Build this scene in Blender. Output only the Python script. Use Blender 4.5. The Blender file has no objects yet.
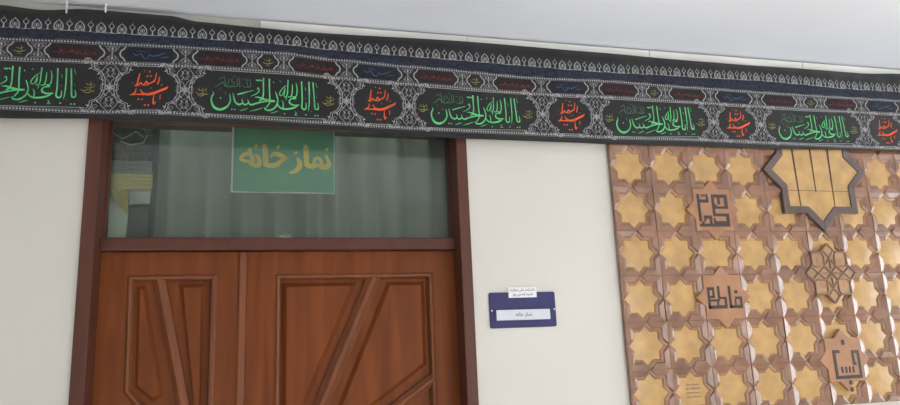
import bpy, bmesh, math, random
from mathutils import Vector, Matrix
random.seed(7)
S = bpy.context.scene
COL = S.collection
PI = math.pi

# ---------------------------------------------------------------- camera, world, lights, exposure
CAM = Vector((-1.48433, -2.75277, 1.60697))
cam = bpy.data.cameras.new('camera'); cam_o = bpy.data.objects.new('camera', cam); COL.objects.link(cam_o)
cam.sensor_width = 36.0; cam.lens = 693.787 / 900 * 36; cam.clip_start = 0.02
right = Vector((0.967330, -0.250141, -0.041253)); down = Vector((0.013842, 0.214589, -0.976606)); fwd = Vector((0.253142, 0.944130, 0.211040))
M = Matrix((right, -down, -fwd)).transposed().to_4x4(); M.translation = CAM
cam_o.matrix_world = M
S.camera = cam_o
S.view_settings.view_transform = 'Standard'; S.view_settings.look = 'None'
S.view_settings.exposure = 0.0; S.view_settings.gamma = 1.0
S.view_settings.use_curve_mapping = False

W = bpy.data.worlds.new('daylight'); S.world = W; W.use_nodes = True
W.node_tree.nodes['Background'].inputs[0].default_value = (0.80, 0.90, 1.0, 1)
W.node_tree.nodes['Background'].inputs[1].default_value = 0.5

def area(name, loc, rot, sx, sy, power, col):
    l = bpy.data.lights.new(name, 'AREA'); l.shape = 'RECTANGLE'; l.size = sx; l.size_y = sy; l.energy = power; l.color = col
    o = bpy.data.objects.new(name, l); COL.objects.link(o); o.location = loc; o.rotation_euler = rot
    return o
# daylight coming in through the two corridor windows opposite the door and the one at the corridor's right end
area('daylight_window', (-2.3, -3.46, 1.75), (PI/2-.25, 0, 0), 1.9, 1.5, 5, (1.0, 0.98, 0.95))
area('daylight_window', (0.9, -3.46, 1.75), (PI/2-.25, 0, 0), 2.2, 1.5, 32, (1.0, 0.98, 0.95))
area('daylight_window', (4.46, -1.6, 1.65), (PI/2-.15, 0, PI/2), 1.9, 1.7, 70, (0.95, 0.98, 1.0))
# sunlight added through the windows so its floor bounce brightens the ceiling
sl = bpy.data.lights.new('bounce_sun', 'SUN'); sl.energy = 43; sl.angle = .01; sl.color = (1.0, 0.97, 0.94)
so = bpy.data.objects.new('bounce_sun', sl); COL.objects.link(so); so.location = (0, -5, 5)
so.rotation_euler = Vector((-.08, .5, -.86)).to_track_quat('-Z', 'Y').to_euler()
# unseen light added over the door inside to brighten the curtain and flags
area('added_inner_light', (-1.45, .24, 2.80), (.5, 0, 0), 1.2, .06, .7, (0.97, 1.0, 0.96))

# ---------------------------------------------------------------- helpers
def tag(o, label=None, cat=None, group=None, kind=None):
    if label: o['label'] = label
    if cat: o['category'] = cat
    if group: o['group'] = group
    if kind: o['kind'] = kind
    return o
def empty(name, loc=(0, 0, 0), parent=None):
    o = bpy.data.objects.new(name, None); COL.objects.link(o); o.location = loc; o.empty_display_size = 0.1
    if parent: attach(o, parent)
    return o
def attach(o, parent):
    m = Matrix.Translation(parent_world(parent)).inverted()
    o.parent = parent; o.matrix_parent_inverse = m
def parent_world(o):
    v = Vector(o.location)
    return v
class MB:
    def __init__(s): s.v = []; s.f = []; s.m = []
    def poly(s, pts, mi=0):
        i = len(s.v); s.v += [tuple(p) for p in pts]; s.f.append(list(range(i, i + len(pts)))); s.m.append(mi)
    def add(s, verts, faces, mi=0):
        i = len(s.v); s.v += [tuple(p) for p in verts]
        for f in faces: s.f.append([i + k for k in f]); s.m.append(mi)
    def box(s, x0, x1, y0, y1, z0, z1, mi=0):
        s.add([(x0,y0,z0),(x1,y0,z0),(x1,y1,z0),(x0,y1,z0),(x0,y0,z1),(x1,y0,z1),(x1,y1,z1),(x0,y1,z1)],
              [(0,1,5,4),(1,2,6,5),(2,3,7,6),(3,0,4,7),(4,5,6,7),(3,2,1,0)], mi)
    def prism(s, pts, y0, y1, mi=0, ch=0.0):
        """outline pts (x,z), counter-clockwise seen from the corridor; front at y0, back at y1, chamfer ch"""
        n = len(pts)
        a = sum(pts[i][0]*pts[(i+1)%n][1] - pts[(i+1)%n][0]*pts[i][1] for i in range(n))
        if a < 0: pts = list(reversed(pts))
        rings = []
        if ch > 0:
            rings.append((inset(pts, ch), y0)); rings.append((pts, y0 + ch))
        else: rings.append((pts, y0))
        rings.append((pts, y1))
        vs = []
        for r, y in rings: vs += [(x, y, z) for x, z in r]
        fs = [list(range(n))]
        for k in range(len(rings) - 1):
            for i in range(n):
                j = (i + 1) % n
                fs.append([k*n + j, k*n + i, (k+1)*n + i, (k+1)*n + j])
        fs.append([ (len(rings)-1)*n + i for i in reversed(range(n))])
        s.add(vs, fs, mi)
    def build(s, name, mat, parent=None, smooth=False, bevel=0.0, seg=2, weld=False):
        me = bpy.data.meshes.new(name); me.from_pydata(s.v, [], s.f)
        mats = mat if isinstance(mat, (list, tuple)) else [mat]
        for m in mats: me.materials.append(m)
        me.polygons.foreach_set('material_index', s.m)
        if smooth: me.polygons.foreach_set('use_smooth', [True]*len(me.polygons))
        me.update()
        if weld:
            bm = bmesh.new(); bm.from_mesh(me); bmesh.ops.remove_doubles(bm, verts=bm.verts, dist=1e-5)
            bmesh.ops.recalc_face_normals(bm, faces=bm.faces); bm.to_mesh(me); bm.free()
        o = bpy.data.objects.new(name, me); COL.objects.link(o)
        if parent: attach(o, parent)
        if bevel:
            b = o.modifiers.new('bevel', 'BEVEL'); b.width = bevel; b.segments = seg; b.limit_method = 'ANGLE'; b.angle_limit = 0.6
        return o
def inset(pts, d):
    n = len(pts); out = []
    for i in range(n):
        p0 = Vector(pts[i-1]); p1 = Vector(pts[i]); p2 = Vector(pts[(i+1) % n])
        e1 = (p1-p0).normalized(); e2 = (p2-p1).normalized()
        n1 = Vector((-e1.y, e1.x)); n2 = Vector((-e2.y, e2.x))
        k = n1 + n2; q = max(0.25, k.length_squared)
        out.append(tuple(p1 + k * (2*d/q)))
    return out

# ---------------------------------------------------------------- procedural materials
def mat(name, col, rough=0.6, spec=0.5, nz=None, bump=None, metal=0.0, coat=0.0, sheen=0.0):
    """nz=(scale, amount) mottles the colour, bump=(scale, strength, distance)"""
    m = bpy.data.materials.new(name); m.use_nodes = True
    nt = m.node_tree; b = nt.nodes['Principled BSDF']
    b.inputs['Base Color'].default_value = (*col, 1); b.inputs['Roughness'].default_value = rough
    b.inputs['Specular IOR Level'].default_value = spec; b.inputs['Metallic'].default_value = metal
    b.inputs['Sheen Weight'].default_value = sheen; b.inputs['Sheen Roughness'].default_value = 0.5
    b.inputs['Coat Weight'].default_value = coat; b.inputs['Coat Roughness'].default_value = 0.12
    tc = nt.nodes.new('ShaderNodeTexCoord')
    if nz:
        t = nt.nodes.new('ShaderNodeTexNoise'); t.inputs['Scale'].default_value = nz[0]; t.inputs['Detail'].default_value = 4
        nt.links.new(tc.outputs['Object'], t.inputs['Vector'])
        r = nt.nodes.new('ShaderNodeMapRange'); r.inputs[1].default_value = 0.3; r.inputs[2].default_value = 0.7
        r.inputs[3].default_value = 1 - nz[1]; r.inputs[4].default_value = 1 + nz[1]
        nt.links.new(t.outputs['Fac'], r.inputs[0])
        x = nt.nodes.new('ShaderNodeVectorMath'); x.operation = 'SCALE'; x.inputs[0].default_value = col
        nt.links.new(r.outputs[0], x.inputs['Scale']); nt.links.new(x.outputs[0], b.inputs['Base Color'])
    if bump:
        t = nt.nodes.new('ShaderNodeTexNoise'); t.inputs['Scale'].default_value = bump[0]; t.inputs['Detail'].default_value = 3
        nt.links.new(tc.outputs['Object'], t.inputs['Vector'])
        u = nt.nodes.new('ShaderNodeBump'); u.inputs['Strength'].default_value = bump[1]; u.inputs['Distance'].default_value = bump[2]
        nt.links.new(t.outputs['Fac'], u.inputs['Height']); nt.links.new(u.outputs[0], b.inputs['Normal'])
    return m
def wood(name, c1, c2, rough=0.35, along='Z', scale=7, coat=0.25, spec=.5):
    m = mat(name, c1, rough, spec, coat=coat); nt = m.node_tree; b = nt.nodes['Principled BSDF']
    tc = nt.nodes.new('ShaderNodeTexCoord'); mp = nt.nodes.new('ShaderNodeMapping')
    mp.inputs['Scale'].default_value = (scale, scale, scale*0.09) if along == 'Z' else (scale*0.09, scale, scale)
    nt.links.new(tc.outputs['Object'], mp.inputs['Vector'])
    t = nt.nodes.new('ShaderNodeTexNoise'); t.inputs['Scale'].default_value = 3.0; t.inputs['Detail'].default_value = 7; t.inputs['Distortion'].default_value = 0.6
    nt.links.new(mp.outputs[0], t.inputs['Vector'])
    r = nt.nodes.new('ShaderNodeValToRGB'); r.color_ramp.elements[0].position = 0.32; r.color_ramp.elements[1].position = 0.7
    r.color_ramp.elements[0].color = (*c2, 1); r.color_ramp.elements[1].color = (*c1, 1)
    nt.links.new(t.outputs['Fac'], r.inputs[0]); nt.links.new(r.outputs[0], b.inputs['Base Color'])
    u = nt.nodes.new('ShaderNodeBump'); u.inputs['Strength'].default_value = 0.15; u.inputs['Distance'].default_value = 0.002
    nt.links.new(t.outputs['Fac'], u.inputs['Height']); nt.links.new(u.outputs[0], b.inputs['Normal'])
    return m
def glass_mat(name, tint, ior=1.5, haze=.058):
    m = bpy.data.materials.new(name); m.use_nodes = True; nt = m.node_tree; nt.nodes.clear()
    o = nt.nodes.new('ShaderNodeOutputMaterial'); mx = nt.nodes.new('ShaderNodeMixShader'); f = nt.nodes.new('ShaderNodeFresnel')
    tr = nt.nodes.new('ShaderNodeBsdfTransparent'); gl = nt.nodes.new('ShaderNodeBsdfGlossy')
    f.inputs['IOR'].default_value = ior; tr.inputs[0].default_value = (*tint, 1); gl.inputs['Roughness'].default_value = 0.03
    nt.links.new(f.outputs[0], mx.inputs[0]); nt.links.new(tr.outputs[0], mx.inputs[1]); nt.links.new(gl.outputs[0], mx.inputs[2])
    df = nt.nodes.new('ShaderNodeBsdfDiffuse'); df.inputs[0].default_value = (0.62, 0.68, 0.63, 1); dm = nt.nodes.new('ShaderNodeMixShader'); dm.inputs[0].default_value = haze  # even pale diffuse share stands in for reflection haze on the pane
    nt.links.new(mx.outputs[0], dm.inputs[1]); nt.links.new(df.outputs[0], dm.inputs[2])
    nt.links.new(dm.outputs[0], o.inputs[0])
    return m
MT = dict(
    wall=mat('wall_paint', (0.655, 0.637, 0.595), 0.55, 0.3, nz=(1.3, 0.03), bump=(60, 0.08, 0.002)),
    ceiling=mat('ceiling_paint', (0.75, 0.785, 0.86), 0.8, 0.2, nz=(1.6, 0.03), bump=(40, 0.06, 0.002)),
    floor=mat('floor_stone', (0.68, 0.67, 0.65), 0.4, 0.5, nz=(6, 0.12)),
    white_plastic=mat('white_plastic', (0.78, 0.77, 0.72), 0.35, 0.5, nz=(5, 0.03)),
    frame=wood('frame_wood', (0.115, 0.040, 0.026), (0.085, 0.030, 0.020), 0.45, coat=0.03, spec=.3),
    door=wood('door_wood', (0.215, 0.058, 0.013), (0.140, 0.035, 0.008), 0.48, coat=0.0, spec=.22),
    door_bar=wood('door_bar_wood', (0.215, 0.075, 0.032), (0.160, 0.054, 0.023), 0.45, coat=0.04, spec=.25),
    glass=glass_mat('transom_glass', (0.91, 0.97, 0.93)),
    cloth=mat('black_cloth', (0.0145, 0.0145, 0.016), 0.7, 0.35, nz=(90, 0.15), sheen=.15, bump=(900, 0.25, 0.0006)),
    flower_base=mat('tan_glaze', (0.36, 0.225, 0.115), 0.3, 0.5, nz=(14, 0.2), coat=0.3),
    navy=mat('navy_print', (0.017, 0.020, 0.036), 0.75, 0.35, nz=(60, 0.5)),
    navy_text=mat('navy_text_print', (0.030, 0.040, 0.082), 0.75, 0.3, nz=(40, 0.2)),
    white_print=mat('white_print', (0.36, 0.36, 0.37), 0.75, 0.3, nz=(70, 0.12)),
    fill_print=mat('fill_print', (0.25, 0.25, 0.26), 0.75, 0.3, nz=(70, 0.12)),
    grey_print=mat('grey_print', (0.19, 0.19, 0.20), 0.75, 0.3, nz=(70, 0.15)),
    green_print=mat('green_print', (0.12, 0.55, 0.21), 0.7, 0.3, nz=(30, 0.25)),
    dim_print=mat('dim_green_print', (0.075, 0.21, 0.115), 0.7, 0.3, nz=(30, 0.2)),
    red_print=mat('red_print', (0.72, 0.105, 0.030), 0.7, 0.3, nz=(30, 0.15)),
    purple_print=mat('purple_print', (0.16, 0.055, 0.13), 0.7, 0.3, nz=(30, 0.1)),
    yellow_print=mat('yellow_print', (0.27, 0.25, 0.075), 0.7, 0.3, nz=(30, 0.2)),
    dark_red_print=mat('dark_red_print', (0.19, 0.026, 0.026), 0.75, 0.3, nz=(30, 0.3)),
    red_field=mat('dark_red_field', (0.024, 0.016, 0.018), 0.75, 0.3, nz=(40, 0.2)),
    blue_field=mat('dark_blue_field', (0.014, 0.017, 0.027), 0.75, 0.3, nz=(40, 0.2)),
    blue_print=mat('blue_print', (0.065, 0.115, 0.215), 0.75, 0.3, nz=(30, 0.3)),
    tile=mat('brown_glazed_tile', (0.240, 0.114, 0.064), 0.22, 0.6, nz=(9, 0.25), bump=(35, 0.4, 0.004), coat=0.6),
    rim=mat('tan_glazed_rim', (0.37, 0.200, 0.090), 0.2, 0.6, nz=(9, 0.22), bump=(35, 0.35, 0.004), coat=0.7),
    gold=mat('gold_glazed_tile', (0.49, 0.295, 0.108), 0.32, 0.5, nz=(14, 0.17), bump=(26, 0.5, 0.005), coat=0.35),
    plaque=mat('orange_clay', (0.37, 0.180, 0.090), 0.34, 0.5, nz=(12, 0.15), bump=(45, 0.25, 0.003), coat=0.3),
    slate=mat('slate_glaze', (0.105, 0.072, 0.066), 0.3, 0.5, nz=(14, 0.12), bump=(40, 0.2, 0.003), coat=0.35),
    strap=mat('brown_strap_glaze', (0.24, 0.135, 0.092), 0.3, 0.5, nz=(14, 0.15), coat=0.35),
    ink_tile=mat('black_glaze', (0.030, 0.022, 0.022), 0.32, 0.5, nz=(14, 0.15), coat=0.3),
    groove=mat('groove_glaze', (0.055, 0.030, 0.020), 0.4, 0.5, nz=(14, 0.15)),
    paper_green=mat('green_paper', (0.065, 0.33, 0.185), 0.5, 0.4, nz=(8, 0.1)),
    paper_white=mat('white_paper', (0.75, 0.77, 0.74), 0.6, 0.4, nz=(8, 0.03)),
    gold_ink=mat('yellow_ink', (0.90, 0.62, 0.10), 0.5, 0.4, nz=(20, 0.12)),
    plate_blue=mat('blue_plastic', (0.042, 0.040, 0.130), 0.5, 0.25, nz=(30, 0.06)),
    card=mat('card_paper', (0.66, 0.68, 0.74), 0.5, 0.4, nz=(30, 0.03)),
    sticker=mat('sticker_paper', (0.80, 0.80, 0.82), 0.5, 0.4, nz=(30, 0.03)),
    ink=mat('black_ink', (0.02, 0.02, 0.03), 0.5, 0.3, nz=(30, 0.05)),
    steel=mat('steel_screw', (0.7, 0.7, 0.72), 0.3, 0.5, nz=(30, 0.05), metal=1.0),
    curtain=mat('curtain_cloth', (0.30, 0.33, 0.295), 0.85, 0.2, nz=(3, 0.08)),
    room=mat('prayer_room_paint', (0.55, 0.56, 0.52), 0.7, 0.3, nz=(2, 0.04)),
    flag_black=mat('black_flag_cloth', (0.035, 0.037, 0.04), 0.8, 0.3, nz=(20, 0.2)),
    flag_grey=mat('grey_fringe', (0.32, 0.31, 0.29), 0.8, 0.3, nz=(200, 0.3)),
    flag_yellow=mat('yellow_flag_cloth', (0.72, 0.56, 0.17), 0.8, 0.3, nz=(9, 0.15)),
    linen=mat('white_linen', (0.85, 0.90, 0.82), 0.85, 0.2, nz=(6, 0.05)),
    dark_box=mat('dark_board', (0.028, 0.032, 0.032), 0.6, 0.3, nz=(10, 0.1)),
    mortar=mat('panel_backing', (0.45, 0.38, 0.32), 0.8, 0.2, nz=(30, 0.15)),
)

GREEN=[[-1056,808,11,-1046,753,30,-1075,704,34,-1081,608,38,-1026,484,60,-913,438,60,-806,486,47,-748,554,35,-720,651,33,-740,771,20],[-673,799,15,-654,703,30,-623,608,39,-548,562,44,-483,609,26,-502,680,13],[-492,603,22,-439,563,39,-369,610,26,-388,677,13],[-374,610,22,-318,569,40,-219,603,40,-109,638,35,24,665,31],[-585,775,31,-444,824,24,-280,877,13],[-244,733,13,-177,737,31,-66,699,53,46,671,58,140,671,45],[-332,748,11,-245,791,18,-171,859,27,-181,942,18,-207,906,20],[-84,1152,36,-84,991,31,-81,820,31,-106,707,31,-159,660,31],[31,1141,36,36,900,31,46,651,29,-2,556,27,-19,526,22],[-228,1106,31,-183,1094,36,-166,1114,18],[-143,1106,40,-116,1093,22],[-534,428,9,-448,461,17,-380,489,7],[-340,428,9,-217,468,20,-81,518,7],[155,873,16,188,772,29,203,662,29,159,545,38,62,472,45,-27,478,40,-54,520,22],[491,732,16,564,753,27,509,760,18,446,717,32,437,648,41,519,603,41,628,619,11],[628,614,11,515,544,41,380,513,45,267,526,36,203,596,27,185,649,18],[283,691,16,311,631,23,307,529,27],[366,1023,11,308,970,20,250,883,25,237,819,25,278,796,20,318,877,18,344,973,11],[344,973,11,336,878,20,323,789,18],[402,1140,27,396,981,27,393,857,27,368,782,20,328,774,18],[489,1051,14,489,961,25,481,847,25,450,776,25,400,783,18],[562,1080,16,581,967,25,577,838,27,541,781,27,486,793,18],[346,780,18,378,743,16,351,702,9],[672,1127,32,682,898,30,687,700,30,678,572,32,724,520,37,765,557,27,765,668,14],[821,1126,35,829,882,30,827,659,25,811,490,9],[902,1116,32,921,887,30,935,664,32,949,551,37,999,539,35,1013,594,25,995,680,14],[953,1114,9,986,1011,12],[741,1001,9,760,932,11],[108,1087,18,126,1058,14],[238,1115,14,261,1096,11],[63,405,9,145,433,18,214,461,7],[543,467,11,572,437,14,543,394,14,602,397,9]]
GREEN_DOT=[[-909,682,24],[-687,454,22],[-632,452,22],[340,408,22],[761,409,23],[944,398,23],[1001,401,23],[753,766,11],[976,791,12],[868,483,9]]
SMALL=[[-1021,911,9,-949,959,11,-881,1021,13,-836,946,11,-822,928,11],[-849,1130,11,-829,1019,11,-805,934,13,-709,930,13,-609,945,11],[-600,1141,13,-593,1034,11,-583,942,13],[-552,1129,13,-549,1012,11,-543,935,11],[-748,1097,11,-768,1018,9,-784,949,11],[-691,1101,9,-708,1051,11,-641,1007,9,-718,939,9],[-500,966,9,-446,940,13,-380,939,13,-319,968,9],[-419,1123,9,-404,1031,11,-385,949,11],[-339,1108,9,-365,1092,9,-329,1050,9,-345,951,11],[-493,1089,9,-458,1106,9],[-956,1075,9,-888,1113,9,-849,1140,9],[-950,867,11,-916,855,9],[-815,815,11,-818,754,13],[-671,1151,9,-631,1163,9]]
YEL=[[1087,697,9,1143,675,16,1227,690,12,1329,655,9],[1134,662,9,1194,633,16,1273,652,12,1334,695,9],[1181,827,9,1218,791,14,1288,818,9],[1157,746,9,1208,729,12,1320,745,9],[1255,851,9,1269,769,12,1250,681,9],[1316,809,9,1325,755,9],[-1376,777,9,-1321,740,15,-1255,757,12,-1152,736,9],[-1354,839,9,-1287,816,12,-1192,842,9],[-1344,718,9,-1272,702,15,-1171,769,9],[-1259,879,9,-1245,798,12,-1266,709,9],[-1193,883,9,-1178,789,9],[-1325,875,9,-1306,829,9]]
RED=[[-156,1105,18,-175,995,27,-184,919,27,-217,852,20,-237,846,12],[-237,841,12,-169,864,31,-131,923,16,-109,886,29,-67,879,31,-26,957,18,-7,907,29,38,914,29,114,966,29,136,1043,19,148,1134,17],[-67,879,25,-5,869,16,24,901,12],[208,1057,17,197,976,27,175,903,23],[368,872,12,340,828,46,226,770,52,115,711,58,-7,681,53,-88,709,35,-132,777,14],[-206,791,12,-219,720,26,-261,671,28,-313,650,10],[-313,650,12,-200,670,28,-58,678,41],[119,679,12,112,566,31,124,487,31,158,540,16],[234,685,14,234,591,19],[242,884,17,266,900,12]]
RED_DOT=[[23,1155,27],[-14,1057,27],[48,1061,27],[-73,1168,16],[55,816,16],[-155,575,26],[-91,573,26],[-37,460,29],[26,463,29]]
PUR_DOT=[[-273,904,22]]
SIGN=[[3497,464,97,3582,243,130,3615,48,194,3462,-63,211,3250,-51,178],[3309,-32,178,3259,269,130,3073,317,130,2989,119,113,3124,-1,113,3309,4,130],[3124,34,162,2914,-43,194,2704,5,178],[2585,800,113,2652,749,194,2688,-14,178],[2303,328,65,2387,163,162,2396,-57,194,2223,-272,178,1976,-349,65],[1198,311,65,1343,456,146,1541,428,178,1739,346,178,1888,280,65],[1872,280,81,1642,150,162,1447,-14,194,1105,-58,194],[914,776,113,980,725,194,1040,-60,194],[627,415,97,744,245,146,780,-15,162],[789,-50,146,652,-71,162,490,-24,146,376,42,113],[397,670,97,384,477,146,501,237,146,505,46,146],[400,478,146,193,401,146,20,240,113,166,123,130,439,114,113]]
SIGN_DOT=[[3524,725,89],[2243,530,97],[1521,762,97],[622,757,97]]
# ---------------------------------------------------------------- the room
def struct(o, label=None):
    return tag(o, label, None, None, 'structure')
CEIL = 2.985
DX0, DX1, DZ = -2.144, -0.665, 2.60          # door frame opening in the wall
X0, X1, YB = -5.0, 4.2, -3.2
b = MB()
b.box(X0, DX0, 0, .2, 0, CEIL); b.box(DX1, X1, 0, .2, 0, CEIL); b.box(DX0, DX1, 0, .2, DZ, CEIL)
struct(b.build('wall_front', MT['wall'], weld=False), 'cream painted corridor wall around the door')
b = MB(); b.box(X0-.2, X1+.2, YB-.2, 2.4, CEIL, CEIL+.12); struct(b.build('ceiling', MT['ceiling']), 'pale grey plaster ceiling')
b = MB(); b.box(X0-.2, X1+.2, YB-.2, 2.4, -.1, 0); struct(b.build('floor', MT['floor']))
b = MB(); b.box(X0-.2, X0, YB-.2, .2, 0, CEIL); struct(b.build('wall_left', MT['wall']))
WZ0, WZ1 = 1.0, 2.5
wins = [(-3.25, -1.35), (-.2, 2.0)]
b = MB(); xs = [X0] + [q for w in wins for q in w] + [X1]
for k in range(0, len(xs), 2): b.box(xs[k], xs[k+1], YB-.2, YB, 0, CEIL)
for w in wins: b.box(w[0], w[1], YB-.2, YB, 0, WZ0); b.box(w[0], w[1], YB-.2, YB, WZ1, CEIL)
struct(b.build('wall_back', MT['wall']))
b = MB(); b.box(X1, X1+.2, YB, -2.55, 0, CEIL); b.box(X1, X1+.2, -.65, .2, 0, CEIL); b.box(X1, X1+.2, -2.55, -.65, 0, .8); b.box(X1, X1+.2, -2.55, -.65, 2.5, CEIL)
struct(b.build('wall_right', MT['wall']))
for k, (a, c) in enumerate(wins):
    b = MB(); t = .05; y0, y1 = YB-.13, YB-.07
    b.box(a, c, y0, y1, WZ0, WZ0+t); b.box(a, c, y0, y1, WZ1-t, WZ1); b.box(a, a+t, y0, y1, WZ0+t, WZ1-t); b.box(c-t, c, y0, y1, WZ0+t, WZ1-t)
    b.box((a+c)/2-t/2, (a+c)/2+t/2, y0, y1, WZ0+t, WZ1-t)
    struct(b.build('window_%d' % (k+1), MT['white_plastic']))
# prayer room behind the door
b = MB(); b.box(-3.4, -3.3, .2, 2.4, 0, CEIL); b.box(.4, .5, .2, 2.4, 0, CEIL); b.box(-3.4, .5, 2.3, 2.4, 0, CEIL)
struct(b.build('wall_inner', MT['room']))

# ---------------------------------------------------------------- door: frame, two leaves, transom glass
fr = struct(empty('trim_1', (-1.4, 0, 0)), 'dark brown wooden door frame with a bar under the transom glass')
b = MB(); b.box(DX0, -2.095, -.012, .19, 0, DZ); b.build('jamb', MT['frame'], fr, bevel=.003)
b = MB(); b.box(-.712, DX1, -.012, .19, 0, DZ); b.build('jamb', MT['frame'], fr, bevel=.003)
b = MB(); b.box(-2.095, -.712, -.012, .19, 2.555, DZ); b.build('head', MT['frame'], fr, bevel=.003)
b = MB(); b.box(-2.095, -.712, .062, .15, 2.034, 2.082); b.build('transom_bar', MT['frame'], fr, bevel=.004)
b = MB()
for x0, x1 in ((-2.095, -2.083), (-.724, -.712)): b.box(x0, x1, .098, .112, 2.082, 2.555)
b.box(-2.083, -.724, .098, .112, 2.082, 2.089)
b.build('glazing_bead', MT['frame'], fr)
b = MB(); b.box(-2.0945, -.7125, .1125, .1165, 2.0825, 2.5545)
gl = struct(b.build('window_3', MT['glass']), 'greenish transom glass above the double door')

YF = .098           # face of the leaves
def quad_bar(b, p0, p1, w0, w1, y0, y1, ch=.004):
    """bar between (x,z) points p0 and p1, width w"""
    d = (Vector(p1) - Vector(p0)).normalized(); n = Vector((-d.y, d.x))
    b.prism([tuple(Vector(p0)+n*w0/2), tuple(Vector(p0)-n*w0/2), tuple(Vector(p1)-n*w1/2), tuple(Vector(p1)+n*w1/2)], y0, y1, 0, ch)
def moulding(b, pts, w, y0, y1, closed=True):
    n = len(pts)
    a = sum(pts[i][0]*pts[(i+1)%n][1] - pts[(i+1)%n][0]*pts[i][1] for i in range(n))
    if a < 0: pts = list(reversed(pts))
    r0 = pts; r1 = inset(pts, w*.35); r2 = inset(pts, w*.7); r3 = inset(pts, w)
    ys = [YF, y0, y0+.002, y1]
    rings = [r0, r1, r2, r3]
    for k in range(3):
        for i in range(n):
            j = (i+1) % n
            A, B_ = rings[k], rings[k+1]
            b.add([(A[i][0], ys[k], A[i][1]), (A[j][0], ys[k], A[j][1]), (B_[j][0], ys[k+1], B_[j][1]), (B_[i][0], ys[k+1], B_[i][1])], [(0,1,2,3)])
def leaf(name, label, x0, x1, opening, bars, fields, zb=.012, zt=2.031):
    r = struct(empty(name, ((x0+x1)/2, YF, 0)), label)
    # slab at the recessed level, the stiles and rails in front of it around the opening
    b = MB(); b.box(x0, x1, YF+.022, YF+.050, zb, zt); b.build('slab', MT['door'], r)
    b = MB()
    n = len(opening)
    # outer rectangle to opening, bridged as quads from each opening edge to the rectangle
    cx = sum(p[0] for p in opening)/n; cz = sum(p[1] for p in opening)/n
    def out(p):
        return (x0 if p[0] < cx else x1, p[1])
    zo1 = max(p[1] for p in opening); zo0 = min(p[1] for p in opening)
    b.box(x0, x1, YF, YF+.0218, zo1, zt); b.box(x0, x1, YF, YF+.0218, zb, zo0)
    lefts = sorted([p for p in opening if p[0] < cx], key=lambda p: p[1]); rights = sorted([p for p in opening if p[0] >= cx], key=lambda p: p[1])
    for side, xe in ((lefts, x0), (rights, x1)):
        for p, q in zip(side, side[1:]):
            b.prism([(xe, p[1]), p, q, (xe, q[1])], YF, YF+.0218)
    b.build('rails', MT['door'], r)
    b = MB(); moulding(b, opening, .026, YF-.009, YF+.0215); b.build('moulding', MT['door_bar'], r, weld=True)
    for p0, p1, w in bars:
        b = MB(); quad_bar(b, p0, p1, w, w, YF-.010, YF+.0215, w*.36)
        b.build('diagonal_bar', MT['door_bar'], r)
    for f in fields:
        b = MB(); b.prism(f, YF+.004, YF+.0215, 0, .016 if max(p[0] for p in f)-min(p[0] for p in f) > .13 else .012); b.build('raised_field', MT['door'], r)
    return r
ZM = .98            # the leaves repeat upside down below mid height
def mir(p): return (p[0], 2*ZM - p[1])
lo = [(-1.998,1.944),(-1.990,1.512),(-1.915,1.420),(-1.915,2*ZM-1.42),(-1.990,2*ZM-1.512),(-1.998,2*ZM-1.944),(-1.674,2*ZM-1.944),(-1.674,1.944)]
def clipx(p0, p1, z): t = (z-p0[1])/(p1[1]-p0[1]); return (p0[0]+t*(p1[0]-p0[0]), z)
d0, d1 = (-1.889, 1.945), (-1.684, 1.00)
dm = clipx(d0, d1, 1.02)
ml = (-1.939, 1.905)
lf = [[(-1.962,1.900),(-1.934,1.900),(-1.858,1.49),(-1.893,1.475),(-1.955,1.530)],
      [(-1.812,1.905),(-1.724,1.905),(-1.724,1.06),(-1.690,1.06)][:3] + [(-1.700,1.30)] and [(-1.812,1.905),(-1.722,1.905),(-1.722,1.30)]]
leaf('door_1', 'narrow left leaf of the brown wooden door', -2.0935, -1.5925, lo, [(d0, dm, .040), (mir(d0), mir(dm), .040)], lf + [[mir(p) for p in f] for f in lf])
ro = [(-1.454,1.942),(-1.454,2*ZM-1.942),(-.806,2*ZM-1.942),(-.812,2*ZM-1.522),(-1.02,2*ZM-1.385),(-1.02,1.385),(-.812,1.522),(-.806,1.942)]
ro = [(-1.454,1.942),(-1.454,2*ZM-1.942),(-.808,2*ZM-1.942),(-.808,1.942)]
e0, e1 = (-1.049, 1.940), (-1.272, 1.427)
em = clipx(e0, e1, 1.10)
rf = [[(-1.424,1.905),(-1.128,1.905),(-1.352,1.395),(-1.424,1.395)],
      [(-1.000,1.905),(-.846,1.905),(-.846,1.56),(-1.045,1.425),(-1.170,1.345),(-1.215,1.405)]]
rb = [(e0, em, .058), (mir(e0), mir(em), .058), ((-.816,1.508), (-1.195,1.262), .040), (mir((-.816,1.508)), mir((-1.195,1.262)), .040)]
dr = leaf('door_2', 'wide right leaf of the brown wooden door', -1.5715, -.7125, ro, rb, rf + [[mir(p) for p in f] for f in rf])
b = MB(); b.box(-1.592, -1.564, YF-.016, YF-.0005, .02, 2.03); b.build('astragal', MT['door_bar'], dr, bevel=.006, seg=3)

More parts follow.
